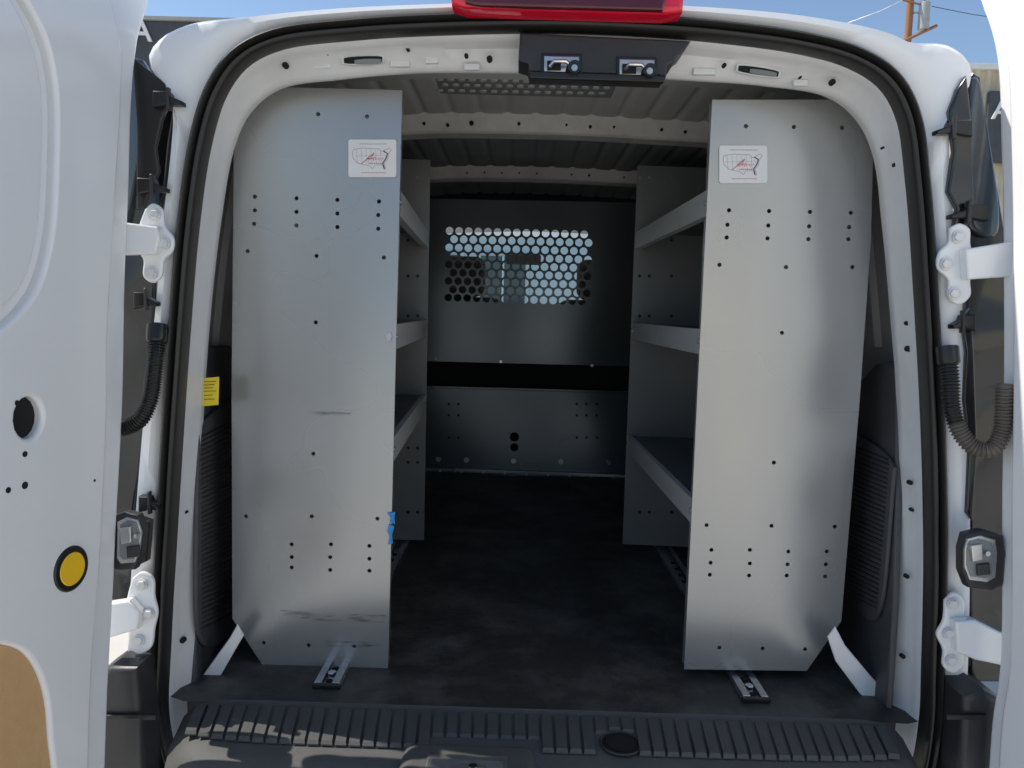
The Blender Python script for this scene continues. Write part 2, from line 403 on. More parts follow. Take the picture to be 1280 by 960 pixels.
# jamb trims with clips + lamp
b=MB()
b.yplate([(110,55),(180,76),(190,92),(214,104),(222,135),(216,180),(210,235),(202,280),(198,330),(196,400),(192,470),(184,540),(176,600),(170,650),(166,780),(110,780)],1.315,.02,GLOSSB,bev=.006)
def spike(u,v,s,L=30,y=1.285):
    b.yplate([(u,v-9),(u+s*L*.55,v-8),(u+s*L*.62,v-2),(u+s*L,v+4),(u+s*L,v+9),(u+s*L*.5,v+8),(u,v+12)],y,.02,RUBBER,bev=.003)
    b.yplate([(u+s*L*.4,v-14),(u+s*L*.5,v-14),(u+s*L*.55,v+14),(u+s*L*.42,v+14)],y-.008,.012,BPLAST,bev=.002)
b.yplate([(166,70),(182,84),(206,104),(214,126),(204,150),(196,185),(200,215),(188,240),(182,262),(172,262),(172,160)],1.272,.010,RUBBER,bev=.003)
spike(194,124,1,36,1.262); spike(174,232,1,36,1.262); spike(170,374,1,28,1.262); spike(176,628,1,24,1.262)
b.build('jamb_trim',van,40)
b=MB()
b.yplate([(1212,92),(1200,112),(1192,150),(1190,230),(1198,280),(1205,300),(1206,370),(1204,400),(1206,480),(1208,560),(1208,640),(1208,720),(1208,850),(1252,850),(1266,480),(1254,300),(1238,200),(1230,150),(1222,98)],1.32,.02,GLOSSB,bev=.006)
b.yplate([(1206,95),(1194,112),(1184,140),(1190,190),(1182,240),(1194,262),(1190,285),(1206,296),(1214,240),(1212,150)],1.27,.014,GLOSSB,bev=.004)
b.yplate([(1212,385),(1200,400),(1206,440),(1203,500),(1210,560),(1206,640),(1214,650),(1220,560),(1216,440)],1.272,.010,GLOSSB,bev=.003)
spike(1212,160,-1,44,1.262); spike(1232,265,-1,46,1.262); spike(1216,402,-1,28,1.262)
b.build('jamb_trim',van,40)
b=MB(); b.yplate([(1212,98),(1219,98),(1230,150),(1242,295),(1216,288),(1208,240),(1206,150)],1.30,.02,DLENS,bev=.006,smooth=60); b.build('tail_lamp',van)
b=MB(); b.yplate([(150,62),(174,78),(184,130),(174,220),(150,300),(140,300)],1.30,.02,DLENS,bev=.006,smooth=60); b.build('tail_lamp',van)
# high brake lamp
b=MB()
b.yplate([(562,-14),(566,12),(585,17),(830,24),(850,21),(852,-4),(845,-14)],1.25,.05,REDL,bev=.008)
b.yplate([(580,-16),(582,5),(600,9),(828,15),(836,-14)],1.222,.012,mat('dark_red_lens',(.10,.005,.012),.15,coat=.5,var=.2),bev=.004)
b.build('high_brake_lamp',van,40)
# header latch housing
b=MB()
b.yplate([(650,50),(858,60),(850,72),(842,78),(838,86),(830,90),(828,103),(662,98),(660,88),(648,84)],1.31,.07,BPLAST,bev=.004)
b.yplate([(662,90),(832,96),(829,104),(663,99)],1.268,.012,RUBBER,bev=.002)
for u,v in ((703,80),(797,84)):
    b.yplate([(u-26,v-13),(u+24,v-12),(u+24,v+14),(u-26,v+13)],1.272,.006,RUBBER,bev=.002)
    b.yplate([(u-23,v-10),(u+21,v-9),(u+21,v+3),(u+6,v+3),(u+4,v+11),(u-23,v+10)],1.268,.006,STEEL,bev=.002)
    b.yplate([(u-19,v-4),(u-2,v-4),(u-2,v+8),(u-19,v+8)],1.263,.003,BLACK)
    b.tube([at(u-15,v+3,1.258),at(u-10,v-3,1.25),at(u+4,v-3,1.25),at(u+12,v+4,1.258)],.0035,CHROME,8)
    b.cyl(at(u+15,v+5,1.258),(0,1,0),.010,.018,RUBBER,18,bev=.002); b.cyl(at(u+15,v+5,1.248),(0,1,0),.005,.004,STEEL,12)
b.build('header_latch_housing',van,40)

# ------------------------------------------------------------ doors
def hinge(parent,pl,arm,bolts,label=None,y=1.258):
    b=MB(); b.yplate(pl,y,.010,WHITE,bev=.004,smooth=60)
    b.yplate(arm,y-.014,.022,WHITE,bev=.005)
    for u,v in bolts:
        c=at(u,v,y-.008); b.cyl(c,(0,1,0),.0105,.004,WHITEIN,20,bev=.001); 
        h=at(u,v,y-.012); b.cyl(h,(0,-1,0),.0075,.007,WHITEIN,6,bev=.001)
    return b.build('hinge',parent,40)
def door(sgn,S0,phi):
    t=Vector((sgn*sin(phi),-cos(phi),0)); ez=Vector((0,0,1))
    ex = -t if sgn<0 else t
    n=ex.cross(ez)
    return t,ex,ez,n
# left
t,ex,ez,n=door(-1,None,rad(10)); S0=Vector((-.635,1.23,0))
if n.x<0: n=-n
PL=lambda u,v,d=0: onp(u,v,S0+n*d,n)
b=MB()
edge=[(186,-60),(182,0),(168,50),(160,130),(157,230),(152,350),(149,500),(142,640),(136,760),(131,850),(126,990)]
rim=[PL(u,v) for u,v in edge]
far_top=S0+t*.58; far=[Vector((far_top.x,far_top.y,rim[-1].z)),Vector((far_top.x,far_top.y,rim[0].z))]
rim=smooth_pts(rim,60)
b.plate(rim+far,[],S0,ex,ez,.02,WHITE,.009)
# raised inner pressing with a large rounded recess
edge2=[(112,-60),(132,0),(145,60),(145,130),(139,230),(133,330),(128,430),(128,500),(124,600),(119,700),(114,760),(108,850),(104,990)]
q=S0+n*.014
P2=lambda u,v: onp(u,v,q,n)
r2=smooth_pts([P2(u,v) for u,v in edge2],80)
f2=q+t*.55
far=[Vector((f2.x,f2.y,r2[-1].z)),Vector((f2.x,f2.y,r2[0].z))]
rec=[(-130,-90),(-10,-50),(20,-5),(45,40),(60,100),(62,200),(55,300),(35,365),(0,405),(-60,440),(-200,470)]
hole=smooth_pts([P2(u,v) for u,v in rec],60)
rec2=[(-40,800),(18,812),(38,835),(50,870),(55,920),(56,985),(-80,985)]
hole2=smooth_pts([P2(u,v) for u,v in rec2],40)
oval=(P2(28,522),.028,.82)
b.plate(r2+far,[hole,hole2,oval],q,ex,ez,.022,WHITE,.007)
b.cyl(PL(30,522,.006),n,.032,.012,BLACK,24)
for u,v,r in [(12,503,.0035),(22,567,.004),(22,606,.005),(1,612,.004),(110,600,.002)]: b.cyl(P2(u,v)+n*.0112,n,r,.001,BLACK,14)
q3=S0+n*.017
P3=lambda u,v: onp(u,v,q3,n)
rec3=[(-130,-90),(-16,-50),(8,-5),(33,45),(47,100),(49,200),(42,295),(24,355),(-8,388),(-60,420),(-200,450)]
b.plate(smooth_pts([P3(u,v) for u,v in rec3],60),[],q3,ex,ez,.010,WHITE,.004)
ld=b.build('door',van,45,'open rear door with bare white inner pressing')
b=MB(); b.plate(hole2,[],S0+n*.014,ex,ez,.010,BOARD,.001)
b.build('fibreboard_panel',ld)
b=MB()
c=PL(90,711,.027); b.cyl(c-n*.001,n,.033,.004,RUBBER,36,bev=.002); b.cyl(c+n*.0006,n,.024,.003,YEL,36,bev=.001)
b.build('door_stop_plug',ld,30)
hinge(ld,[(182,262),(192,254),(204,262),(207,282),(218,298),(216,315),(206,325),(203,345),(192,354),(180,346),(180,325),(172,312),(174,285)],[(140,276),(200,284),(203,300),(198,318),(140,320)],[(193,268),(205,304),(189,341)])
hinge(ld,[(166,722),(178,714),(192,722),(194,745),(198,765),(194,785),(190,808),(176,817),(162,808),(162,785),(156,768),(160,745)],[(112,756),(165,748),(178,762),(176,784),(112,803)],[(177,731),(186,768),(173,801)])
# right
t,ex,ez,n=door(1,None,rad(10)); S1=Vector((.785,1.23,0))
if n.x>0: n=-n
PR=lambda u,v,d=0: onp(u,v,S1+n*d,n)
b=MB()
edge=[(1218,-60),(1229,0),(1243,40),(1251,80),(1256,200),(1258,330),(1258,500),(1256,620),(1256,740),(1254,830),(1244,900),(1238,990)]
rim=smooth_pts([PR(u,v) for u,v in edge],60)
f2=S1+t*.58; far=[Vector((f2.x,f2.y,rim[-1].z)),Vector((f2.x,f2.y,rim[0].z))]
b.plate(rim+far,[],S1,ex,ez,.02,WHITE,.009)
q=S1+n*.016
r2=smooth_pts([onp(u+14,v,q,n) for u,v in edge],60)
f2=q+t*.55; far=[Vector((f2.x,f2.y,r2[-1].z)),Vector((f2.x,f2.y,r2[0].z))]
b.plate(r2+far,[],q,ex,ez,.024,WHITE,.008)
rd=b.build('door',van,45,'open rear door seen nearly edge on, sunlit white')
hinge(rd,[(1186,285),(1198,279),(1211,286),(1212,305),(1218,330),(1212,350),(1212,370),(1198,381),(1184,372),(1184,350),(1171,335),(1173,315),(1184,303)],[(1202,312),(1262,302),(1264,346),(1205,350)],[(1198,296),(1183,330),(1193,367)])
hinge(rd,[(1180,750),(1192,739),(1204,750),(1204,775),(1210,792),(1204,812),(1202,832),(1190,841),(1178,832),(1178,812),(1170,792),(1178,775)],[(1190,774),(1215,772),(1262,796),(1262,832),(1215,822),(1192,812)],[(1191,755),(1186,792),(1189,826)])
# wiring hoses
def hose(pts,par,mm,r=.0118):
    P=smooth_pts([at(u,v,y) for u,v,y in pts],210)
    rr=[r+(.0019 if (i//2)%2 else -.0008) for i in range(len(P))]
    b=MB(); k=80 if len(mm)>1 else 0
    if k: b.tube(P[:k+1],rr[:k+1],mm[0],14)
    b.tube(P[k:],rr[k:],mm[-1],14)
    b.cyl(P[0],(P[1]-P[0]),.017,.03,RUBBER,20,bev=.004); return b.build('wiring_hose',par,60)
hose([(196,418,1.25),(195,440,1.24),(192,470,1.235),(187,500,1.23),(174,525,1.225),(150,535,1.225),(120,525,1.22)],ld,[RUBBER])
hose([(1185,445,1.25),(1188,475,1.24),(1190,510,1.23),(1202,543,1.22),(1220,560,1.21),(1240,561,1.20),(1252,540,1.20),(1256,480,1.20)],rd,[RUBBER,SUNRUB],.0118)
# door check latches
def check(uv,inner,y,par,base):
    b=MB(); pts=[at(u,v,y) for u,v in uv]
    b.yplate(uv,y+.004,.024,BPLAST,bev=.006)
    cu_=sum(p[0] for p in uv)/len(uv); cv_=sum(p[1] for p in uv)/len(uv)
    uv2=[(cu_+(p[0]-cu_)*.74,cv_+(p[1]-cv_)*.78) for p in uv]
    b.yplate(uv2,y-.009,.005,STEEL,bev=.0015)
    uv3=[(cu_+(p[0]-cu_)*.60,cv_+(p[1]-cv_)*.66) for p in uv]
    b.yplate(uv3,y-.012,.004,GREYD,bev=.001)
    b.yplate([(cu_-12,cv_-16),(cu_+2,cv_-18),(cu_+3,cv_+2),(cu_-10,cv_+4)],y-.017,.008,STEEL,bev=.002)
    b.yplate([(cu_-4,cv_+8),(cu_+12,cv_+6),(cu_+13,cv_+20),(cu_-3,cv_+22)],y-.016,.006,BPLAST,bev=.002)
    b.cyl(at(cu_+9,cv_-6,y-.018),(0,1,0),.004,.008,CHROME,14,bev=.001)
    b.yplate(base,y+.026,.022,RUBBER,bev=.006)
    return b.build('door_check',par,40)
check([(142,645),(158,638),(176,642),(183,662),(180,690),(172,710),(148,712),(141,704)],None,1.20,ld,[(128,650),(160,640),(190,650),(186,700),(160,712),(128,706)])
check([(1203,666),(1225,661),(1250,668),(1253,690),(1250,728),(1236,736),(1206,732),(1198,712),(1198,684)],None,1.20,rd,[(1215,668),(1262,670),(1262,732),(1215,730)])

# ------------------------------------------------------------ bulkhead
bk=thing('bulkhead_partition',(XC,3.28,ZF),'dark grey steel bulkhead with a perforated viewing window','partition')
YB=3.28
o0=at(556,283,YB); cw,chh,rr_=.0405,.0350,.0163; ncol,nrow=15,9
wx0,wx1=o0.x,o0.x+cw*(ncol+.5); wz1,wz0=o0.z,o0.z-chh*nrow
b=MB()
pA=at(400,246,YB); pB=at(950,256,YB); pC=at(950,462,YB); pD=at(400,448,YB)
zt0,zt1,zb0,zb1=pA.z+(pB.z-pA.z)*.3,pA.z+(pB.z-pA.z)*.6,pD.z+(pC.z-pD.z)*.3,pD.z+(pC.z-pD.z)*.6
Y_=YB-.002
def quad(*ps): b.add([(p[0],Y_,p[1]) for p in ps],[tuple(range(len(ps)))],DGREY)
quad((pD.x,pD.z),(wx0,zb0),(wx0,zt0),(pA.x,pA.z))
quad((wx1,zb1),(pC.x,pC.z),(pB.x,pB.z),(wx1,zt1))
quad((wx0,wz1),(wx1,wz1),(wx1,zt1),(wx0,zt0))
quad((wx0,zb0),(wx1,zb1),(wx1,wz0),(wx0,wz0))
angs=[2*math.pi*(i+.5)/16 for i in range(16)]
for j in range(nrow):
    zc_=wz1-chh*(j+.5); sh=cw*.5 if j%2 else 0
    a,c=(wx0,wx0+sh) if j%2 else (wx1-cw*.5,wx1)
    quad((a,zc_-chh/2),(c,zc_-chh/2),(c,zc_+chh/2),(a,zc_+chh/2))
    for i in range(ncol):
        xc_=wx0+sh+cw*(i+.5); vs=[]
        for an in angs:
            k=1/max(abs(cos(an))/(cw/2),abs(sin(an))/(chh/2)); vs.append((xc_+k*cos(an),Y_,zc_+k*sin(an)))
        for y in (Y_,Y_+.003):
            for an in angs: vs.append((xc_+rr_*cos(an),y,zc_+rr_*sin(an)))
        fs=[(16+k,k,(k+1)%16,16+(k+1)%16) for k in range(16)]+[(16+k,16+(k+1)%16,32+(k+1)%16,32+k) for k in range(16)]
        for cx_,cz_ in ((1,1),(-1,1),(-1,-1),(1,-1)):
            a0=math.atan2(cz_*chh,cx_*cw)%(2*math.pi); vs.append((xc_+cx_*cw/2,Y_,zc_+cz_*chh/2))
            ks=[k for k in range(16) if (angs[k]<=a0<angs[(k+1)%16]) or (k==15 and (a0>=angs[15] or a0<angs[0]))]
            fs.append((ks[0],len(vs)-1,(ks[0]+1)%16))
        b.add(vs,fs,DGREY)
for u,v in [(626,452),(740,457),(545,448),(790,458)]: b.cyl(at(u,v,YB-.006),(0,1,0),.006,.006,STEEL,12,bev=.001)
b.build('upper_sheet',bk,flat=True)
b=MB(); b.yplate([(400,445),(950,460),(950,495),(400,480)],YB+.03,.01,BLACK); 
b.yplate([(400,222),(950,232),(950,257),(400,247)],YB+.01,.01,BLACK)
b.build('backing_channel',bk)
b=MB()
hs=[(643,546,.020),(643,559,.018)]+[(561+dx,505+dy,.0055) for dx in (0,12,160,172,185) for dy in (0,14,42)]
b.yplate([(400,479),(950,494),(950,600),(400,583)],YB-.03,.004,DGREY,hs)
b.yplate([(400,500),(950,512),(950,590),(400,575)],YB-.015,.004,BLACK)
b.yplate([(400,478),(950,493),(950,496),(400,481)],YB-.02,.03,DGREY,bev=.002)
for u,v in [(583,575),(642,576),(701,577),(761,578),(548,574)]: b.cyl(at(u,v,YB-.036),(0,1,0),.011,.010,STEEL,14,bev=.002)
b.yplate([(532,584),(782,593),(782,597),(532,588)],YB-.05,.02,GREY,bev=.002)
for u in range(550,780,27): b.cyl(at(u,588+(u-532)*.035,YB-.064),(0,1,0),.005,.008,STEEL,8)
b.build('lower_sheet',bk,30)
b=MB()
pts=[(552,232),(560,218),(600,214),(660,213),(720,216),(755,222),(764,236)]
b.yplate(pts,YB-.08,.04,BEIGE,[(u,224,.006) for u in range(575,750,17)],bev=.004)
b.build('top_bracket',bk,30)

# ------------------------------------------------------------ shelving
def shelf_unit(idx,front,fholes,back,fedge,bedge,xout,lips,rail_x,sticker,label):
    YF=1.44; YK=2.22
    fe=[at(u,v,YF) for u,v in fedge]; be=[at(u,v,YK) for u,v in bedge]
    def xe(e_,z): t_=(z-e_[0].z)/(e_[1].z-e_[0].z); return e_[0].x+(e_[1].x-e_[0].x)*t_
    xin=be[0].x
    e=thing('shelving_unit',((xin+xout)/2,1.84,ZF),label,'shelving','shelving units along the cargo walls')
    b=MB(); b.yplate(front,YF,.004,GREY,[(u,v,.0040) for u,v in fholes])
    pts=[at(u,v,YF) for u,v in front]
    for a,c in zip(pts,pts[1:]+pts[:1]):
        ctr=sum(pts,Vector())/len(pts)
        def ins(p): return p+(ctr-p).normalized()*.0035
        a2,c2=ins(a),ins(c); a2.y=c2.y=YF+.002
        o=Vector((0,.022,0)); b.add([a2,c2,c2+o,a2+o],[(0,1,2,3)],GREY)
    b.build('end_panel',e,30,'grey front end panel with punched bolt holes')
    b=MB(); hb=[]
    u0=(back[0][0]+back[1][0])/2
    sg=-1 if xin<0 else 1
    for v in (222,300,345,395,560,578,640): 
        for k in (12,24,48): hb.append((u0+sg*(k+ (0 if k!=48 else 4)),v,.005))
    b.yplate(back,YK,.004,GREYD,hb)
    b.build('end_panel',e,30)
    for z in lips:
        b=MB(); y0,y1=YF+.003,YK-.003
        f=xe(fe,z-.02)+sg*.003; k_=xe(be,z-.02)+sg*.003
        def sec(x,y,xa,xb,za,zb): return [(x+sg*xa,y,z+za),(x+sg*xb,y,z+za),(x+sg*xb,y,z+zb),(x+sg*xa,y,z+zb)]
        wf=abs(xout-f)-.02; wb=abs(xout-k_)-.02
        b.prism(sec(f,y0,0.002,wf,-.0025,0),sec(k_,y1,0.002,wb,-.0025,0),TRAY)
        b.prism(sec(f,y0,-.0015,.0015,-.044,.003),sec(k_,y1,-.0015,.0015,-.044,.003),LIP)
        b.prism(sec(f,y0,.0015,.016,-.044,-.0415),sec(k_,y1,.0015,.016,-.044,-.0415),LIP)
        b.prism(sec(f,y0,.0015,.010,.0008,.003),sec(k_,y1,.0015,.010,.0008,.003),LIP)
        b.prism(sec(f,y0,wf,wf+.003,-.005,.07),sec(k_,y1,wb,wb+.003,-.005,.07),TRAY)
        for xx,yy in ((f,y0+.014),(k_,y1-.014)): b.cyl((xx-sg*.003,yy,z-.02),(-sg,0,0),.005,.003,STEEL,12,bev=.001)
        b.build('shelf',e,30)
    b=MB()
    y0,y1=1.352,2.9 if sg>0 else 2.3
    b.box((rail_x,(y0+y1)/2,ZF+.002),(.048,y1-y0,.003),STEEL,.001)
    for s2 in (-1,1):
        b.box((rail_x+s2*.021,(y0+y1)/2,ZF+.006),(.005,y1-y0,.010),STEEL,.001)
        b.box((rail_x+s2*.016,(y0+y1)/2,ZF+.0105),(.013,y1-y0,.002),STEEL,.0008)
    for k in range(16): b.cyl((rail_x,1.372+k*.05,ZF+.004),(0,0,1),.007,.002,BLACK,12)
    b.cyl((rail_x,1.392,ZF+.008),(0,0,1),.009,.008,CHROME,6,bev=.001)
    b.box((rail_x,1.350,ZF+.005),(.052,.008,.009),RUBBER,.002)
    b.build('mounting_rail',e,30)
    # sticker
    cx,cy=sticker; y=YF-.0035
    b=MB()
    w,h=30,23.5
    cor=[]
    for (sx,sy,a0) in ((1,-1,-90),(1,1,0),(-1,1,90),(-1,-1,180)):
        for k in range(5):
            a=rad(a0+k*22.5); cor.append((cx+sx*(w-3)+3*cos(a), cy+sy*(h-3)+3*sin(a)))
    b.yplate(cor,y,.0008,PAPER)
    def line(pp,m,r=.0006): b.tube([at(cx+a,cy+c,y-.0006) for a,c in pp],r,m,5)
    us=[(-24,-11),(-12,-13),(0,-12),(8,-12),(11,-8),(15,-10),(21,-13),(24,-11),(20,-5),(19,1),(15,6),(17,13),(15,14),(12,8),(4,8),(0,13),(-4,9),(-10,8),(-18,6),(-24,0),(-25,-6),(-24,-11)]
    line(us,INKG,.0004)
    line([(14,-9),(19,-6),(17,0),(13,6),(15,13)],INKB,.0010)
    for k in range(-20,14,6): line([(k,-11),(k+1,6)],INKG,.0002)
    line([(-22,-3),(16,-4)],INKG,.0002)
    line([(-14,7),(-8,2),(-4,-2),(2,-7),(0,-3),(-6,1),(4,-1)],INKR,.0006)
    for k in range(9): line([(-6+k*2.3,-1+(k%2)),(-5+k*2.3,3-(k%3))],INKR,.0005)
    for k in range(8): line([(-5+k*2.4,6),(-3.6+k*2.4,6.4)],INKR,.0008)
    for k in range(15): line([(-16+k*2.3,-18),(-14.6+k*2.3,-18)],INKG,.0006); line([(-14+k*2.1,18),(-12.7+k*2.1,18)],INKR if k%5 else INKG,.0006)
    b.build('sticker',e)
    return e
LF=[(334,109),(503,113),(494,480),(485,838),(330,833),(291,773),(290,480),(293,172)]
LH=[(398,143),(459,146),(319,246),(371,248),(422,250),(474,252),(319,263),(371,265),(422,267),(473,269),(318,280),(371,282),(422,284),(473,286),(310,314),(396,320),(480,322),(395,403),(392,567),(308,645),(390,645),(472,648),(365,680),(414,680),(462,682),(365,696),(413,696),(462,698),(365,709),(413,712),(462,713),(330,803),(386,806),(443,807)]
lu=shelf_unit(0,LF,LH,[(538,200),(530,675),(380,671),(370,500),(370,215),(390,196)],[(503,113),(485,838)],[(538,200),(530,675)],at(292,480,1.44).x,
   [at(535,290,2.2).z,at(533,401,2.2).z,at(532,495,2.2).z],onz(411,855,ZF).x,(465.5,198),'grey metal shelving unit with blue tape scrap and scuffed lower panel')
RF=[(890,125),(1052,125),(1091,178),(1088,300),(1074,500),(1051,776),(1008,838),(855,836),(872,480)]
RH=[(932,158),(992,159),(1052,160),(911,263),(961,264),(1012,265),(1063,266),(909,281),(960,282),(1011,283),(1061,284),(908,297),(959,298),(1010,299),(1060,299),(899,331),(982,334),(1065,334),(977,416),(967,578),(883,656),(964,657),(1043,658),(889,687),(937,687),(985,689),(1033,689),(888,703),(937,704),(984,705),(1032,705),(887,718),(936,719),(983,719),(1031,720),(899,809),(953,810),(1006,811)]
ru=shelf_unit(1,RF,RH,[(797,207),(778,680),(930,686),(955,500),(955,225),(940,212)],[(890,125),(855,836)],[(797,207),(778,680)],at(1075,480,1.44).x,
   [at(796,291,2.2).z,at(787,405,2.2).z,at(783,546,2.2).z],onz(934,860,ZF).x,(929,205.5),'clean grey metal shelving unit with a white sticker')
for pp in ([(484,641),(494,640),(493,648),(494,655),(487,653),(488,647)],[(486,655),(493,658),(490,668),(491,679),(485,681),(487,670),(484,664)]):
    b=MB(); b.yplate(pp,1.4355,.0012,TAPE); b.build('tape_scrap',lu)
b=MB(); b.yplate([(483,418),(488,415),(490,420),(488,426),(484,428)],1.4360,.001,mat('lilac_chip',(.62,.52,.64),.6,var=.1)); b.build('chipped_mark',lu)
# rubbed scuffs: thin film of dirt with ragged procedural coverage
SC=mat('scuff_rub',(.09,.08,.07),.6,var=.4,vscale=60)
nt=SC.node_tree; bs=nt.nodes['Principled BSDF']; tc=nt.nodes.new('ShaderNodeTexCoord'); mp=nt.nodes.new('ShaderNodeMapping'); mp.inputs['Scale'].default_value=(12,1,70)
nz=nt.nodes.new('ShaderNodeTexNoise'); nz.inputs['Scale'].default_value=2.2; nz.inputs['Detail'].default_value=8
mr=nt.nodes.new('ShaderNodeMapRange'); mr.inputs['From Min'].default_value=.46; mr.inputs['From Max'].default_value=.80; mr.inputs['To Max'].default_value=.7
nt.links.new(tc.outputs['Object'],mp.inputs[0]); nt.links.new(mp.outputs[0],nz.inputs['Vector']); nt.links.new(nz.outputs['Fac'],mr.inputs['Value']); nt.links.new(mr.outputs[0],bs.inputs['Alpha'])
for pts in ([(350,762),(400,766),(482,769),(480,778),(400,776),(352,769)],[(402,801),(480,803),(478,810),(408,808)],[(385,514),(440,516),(436,519),(390,518)]):
    b=MB(); q=[at(u,v,1.4373) for u,v in pts]; b.add(q,[tuple(range(len(q)))],SC); b.build('scuff_mark',lu)

# ------------------------------------------------------------ cab
b=MB()
top=[p for p in B if p.z>1.60]
b.loft([sety(widen(top,.15,.07),3.5),sety(widen(top,.12,.05),4.3),sety(widen(top,.10,-.04),4.45)],WHITE)
for sx in (-1,1):
    x=XC+sx*.80
    b.box((x,4.4,.75),(.06,1.8,.75),MATTW,.02)
    b.tube([(x-sx*.12,4.42,1.68),(XC+sx*.72,5.15,1.12)],.04,MATTW,8)
b.box((XC,5.7,.85),(1.55,1.1,.4),MATTW,.08)
b.build('cab_shell',van,40)
# tinted windscreen
gm=bpy.data.materials.new('tinted_glass'); gm.use_nodes=True; nt=gm.node_tree; nt.nodes.clear()
o=nt.nodes.new('ShaderNodeOutputMaterial'); tr=nt.nodes.new('ShaderNodeBsdfTransparent'); tr.inputs[0].default_value=(.52,.66,.70,1)
gl=nt.nodes.new('ShaderNodeBsdfGlossy'); gl.inputs['Roughness'].default_value=.12; mxs=nt.nodes.new('ShaderNodeMixShader'); mxs.inputs[0].default_value=.08
nz=nt.nodes.new('ShaderNodeTexNoise'); nz.inputs['Scale'].default_value=3; mr=nt.nodes.new('ShaderNodeMapRange'); mr.inputs['To Min'].default_value=.02; mr.inputs['To Max'].default_value=.10
nt.links.new(nz.outputs['Fac'],mr.inputs['Value']); nt.links.new(mr.outputs[0],mxs.inputs[0])
nt.links.new(tr.outputs[0],mxs.inputs[1]); nt.links.new(gl.outputs[0],mxs.inputs[2]); nt.links.new(mxs.outputs[0],o.inputs[0])
b=MB(); vs=[(XC-.70,4.44,1.70),(XC+.70,4.44,1.70),(XC+.74,5.16,1.10),(XC-.74,5.16,1.10)]; b.add(vs,[(0,1,2,3)],gm); b.build('windscreen',van)
b=MB(); b.box((XC,4.95,.98),(1.5,.5,.24),PLASTIC,.06,seg=4); b.box((XC,4.2,.45),(1.5,1.9,.1),PLASTIC)
b.box((XC-.05,4.40,1.575),(.20,.03,.06),PLASTIC,.012); 
b.tube([(XC-.35+.18*cos(a*.3),4.6-.03*sin(a*.3),1.12+.18*sin(a*.3)) for a in range(21)],.013,PLASTIC,8,closed=True)
b.build('dashboard',van,40)
for sx in (-1,1):
    b=MB(); x=.045+sx*.335
    b.box((x,3.75,.75),(.48,.5,.16),FABRIC,.05,seg=4); b.box((x,3.5,1.05),(.44,.14,.58),FABRIC,.06,seg=4); b.box((x,3.48,1.43),(.26,.10,.18),FABRIC,.045,seg=4)
    b.tube([(x-.05,3.5,1.3),(x-.05,3.5,1.36)],.006,STEEL,8); b.tube([(x+.05,3.5,1.3),(x+.05,3.5,1.36)],.006,STEEL,8)
    b.build('seat',van,50)

# ------------------------------------------------------------ setting
g=MB(); g.add([(-300,-300,0),(300,-300,0),(300,300,0),(-300,300,0)],[(0,1,2,3)],mat('concrete_ground',(.58,.55,.50),.85,col2=(.48,.455,.41),vscale=1.3,det=10,bump=.4,bscale=60))
go=g.build('ground'); go['kind']='structure'
def letters(txt,loc,size,m,par):
    cu=bpy.data.curves.new('t','FONT'); cu.body=txt; cu.size=size; cu.extrude=.02; cu.offset=size*.012
    ob=bpy.data.objects.new('t',cu); sc.collection.objects.link(ob)
    dg=bpy.context.evaluated_depsgraph_get(); me=bpy.data.meshes.new_from_object(ob.evaluated_get(dg))
    bb=MB(); bb.add([Vector((v.co.x,-v.co.z,v.co.y))+Vector(loc) for v in me.vertices],[tuple(p.vertices) for p in me.polygons],m)
    bpy.data.objects.remove(ob); return bb.build('sign_lettering',par)
# left dark shop
Y1=16
bl=thing('shop_building',(-6.5,Y1+3,0),'low dark grey shop building with white lettering','building')
zt=at(230,17,Y1).z; xr_=at(320,30,Y1).x
DW=mat('dark_grey_cladding',(.07,.075,.08),.6,var=.3,vscale=3,bump=.2,bscale=30)
b=MB(); b.box(((xr_-14)/2,Y1+3,(zt-.15)/2),(14+xr_,6,zt-.15),DW,.03)
b.box(((xr_-14)/2,Y1+2.99,zt-.11),(14.1+xr_,6.1,.08),mat('parapet_cap',(.42,.42,.40),.6,var=.2),.02)
b.build('wall',bl)
letters('A',(at(166,54,Y1).x,Y1-.03,at(180,52,Y1).z),.60,PAPER,bl)
b=MB(); b.box((-10,Y1-.02,1.4),(2.4,.06,1.6),DLENS,.02); b.build('window',bl)
# pale office ahead of the van, seen through the windscreen
Y4=15
bo=thing('office_building',(1,Y4+3,0),'pale stucco office with dark windows and a red door','building')
STUC=mat('pale_stucco',(.72,.76,.78),.85,var=.12,vscale=2,bump=.3,bscale=40)
b=MB(); b.box((1,Y4+3,2.1),(7,6,4.2),STUC,.04); b.build('wall',bo)
for x in (-1.6,3.4,-.35):
    b=MB(); b.box((x,Y4-.02,1.75),(1.0,.10,1.3),WHITEIN,.02); b.box((x,Y4-.075,1.75),(.86,.03,1.16),DLENS); b.box((x,Y4-.1,1.75),(.04,.03,1.16),WHITEIN); b.build('window',bo)
b=MB(); b.box((1.35,Y4-.03,1.05),(.30,.08,2.1),INKR,.02); b.box((1.35,Y4-.08,1.05),(.2,.04,1.9),DLENS,.02); b.build('entrance_door',bo)
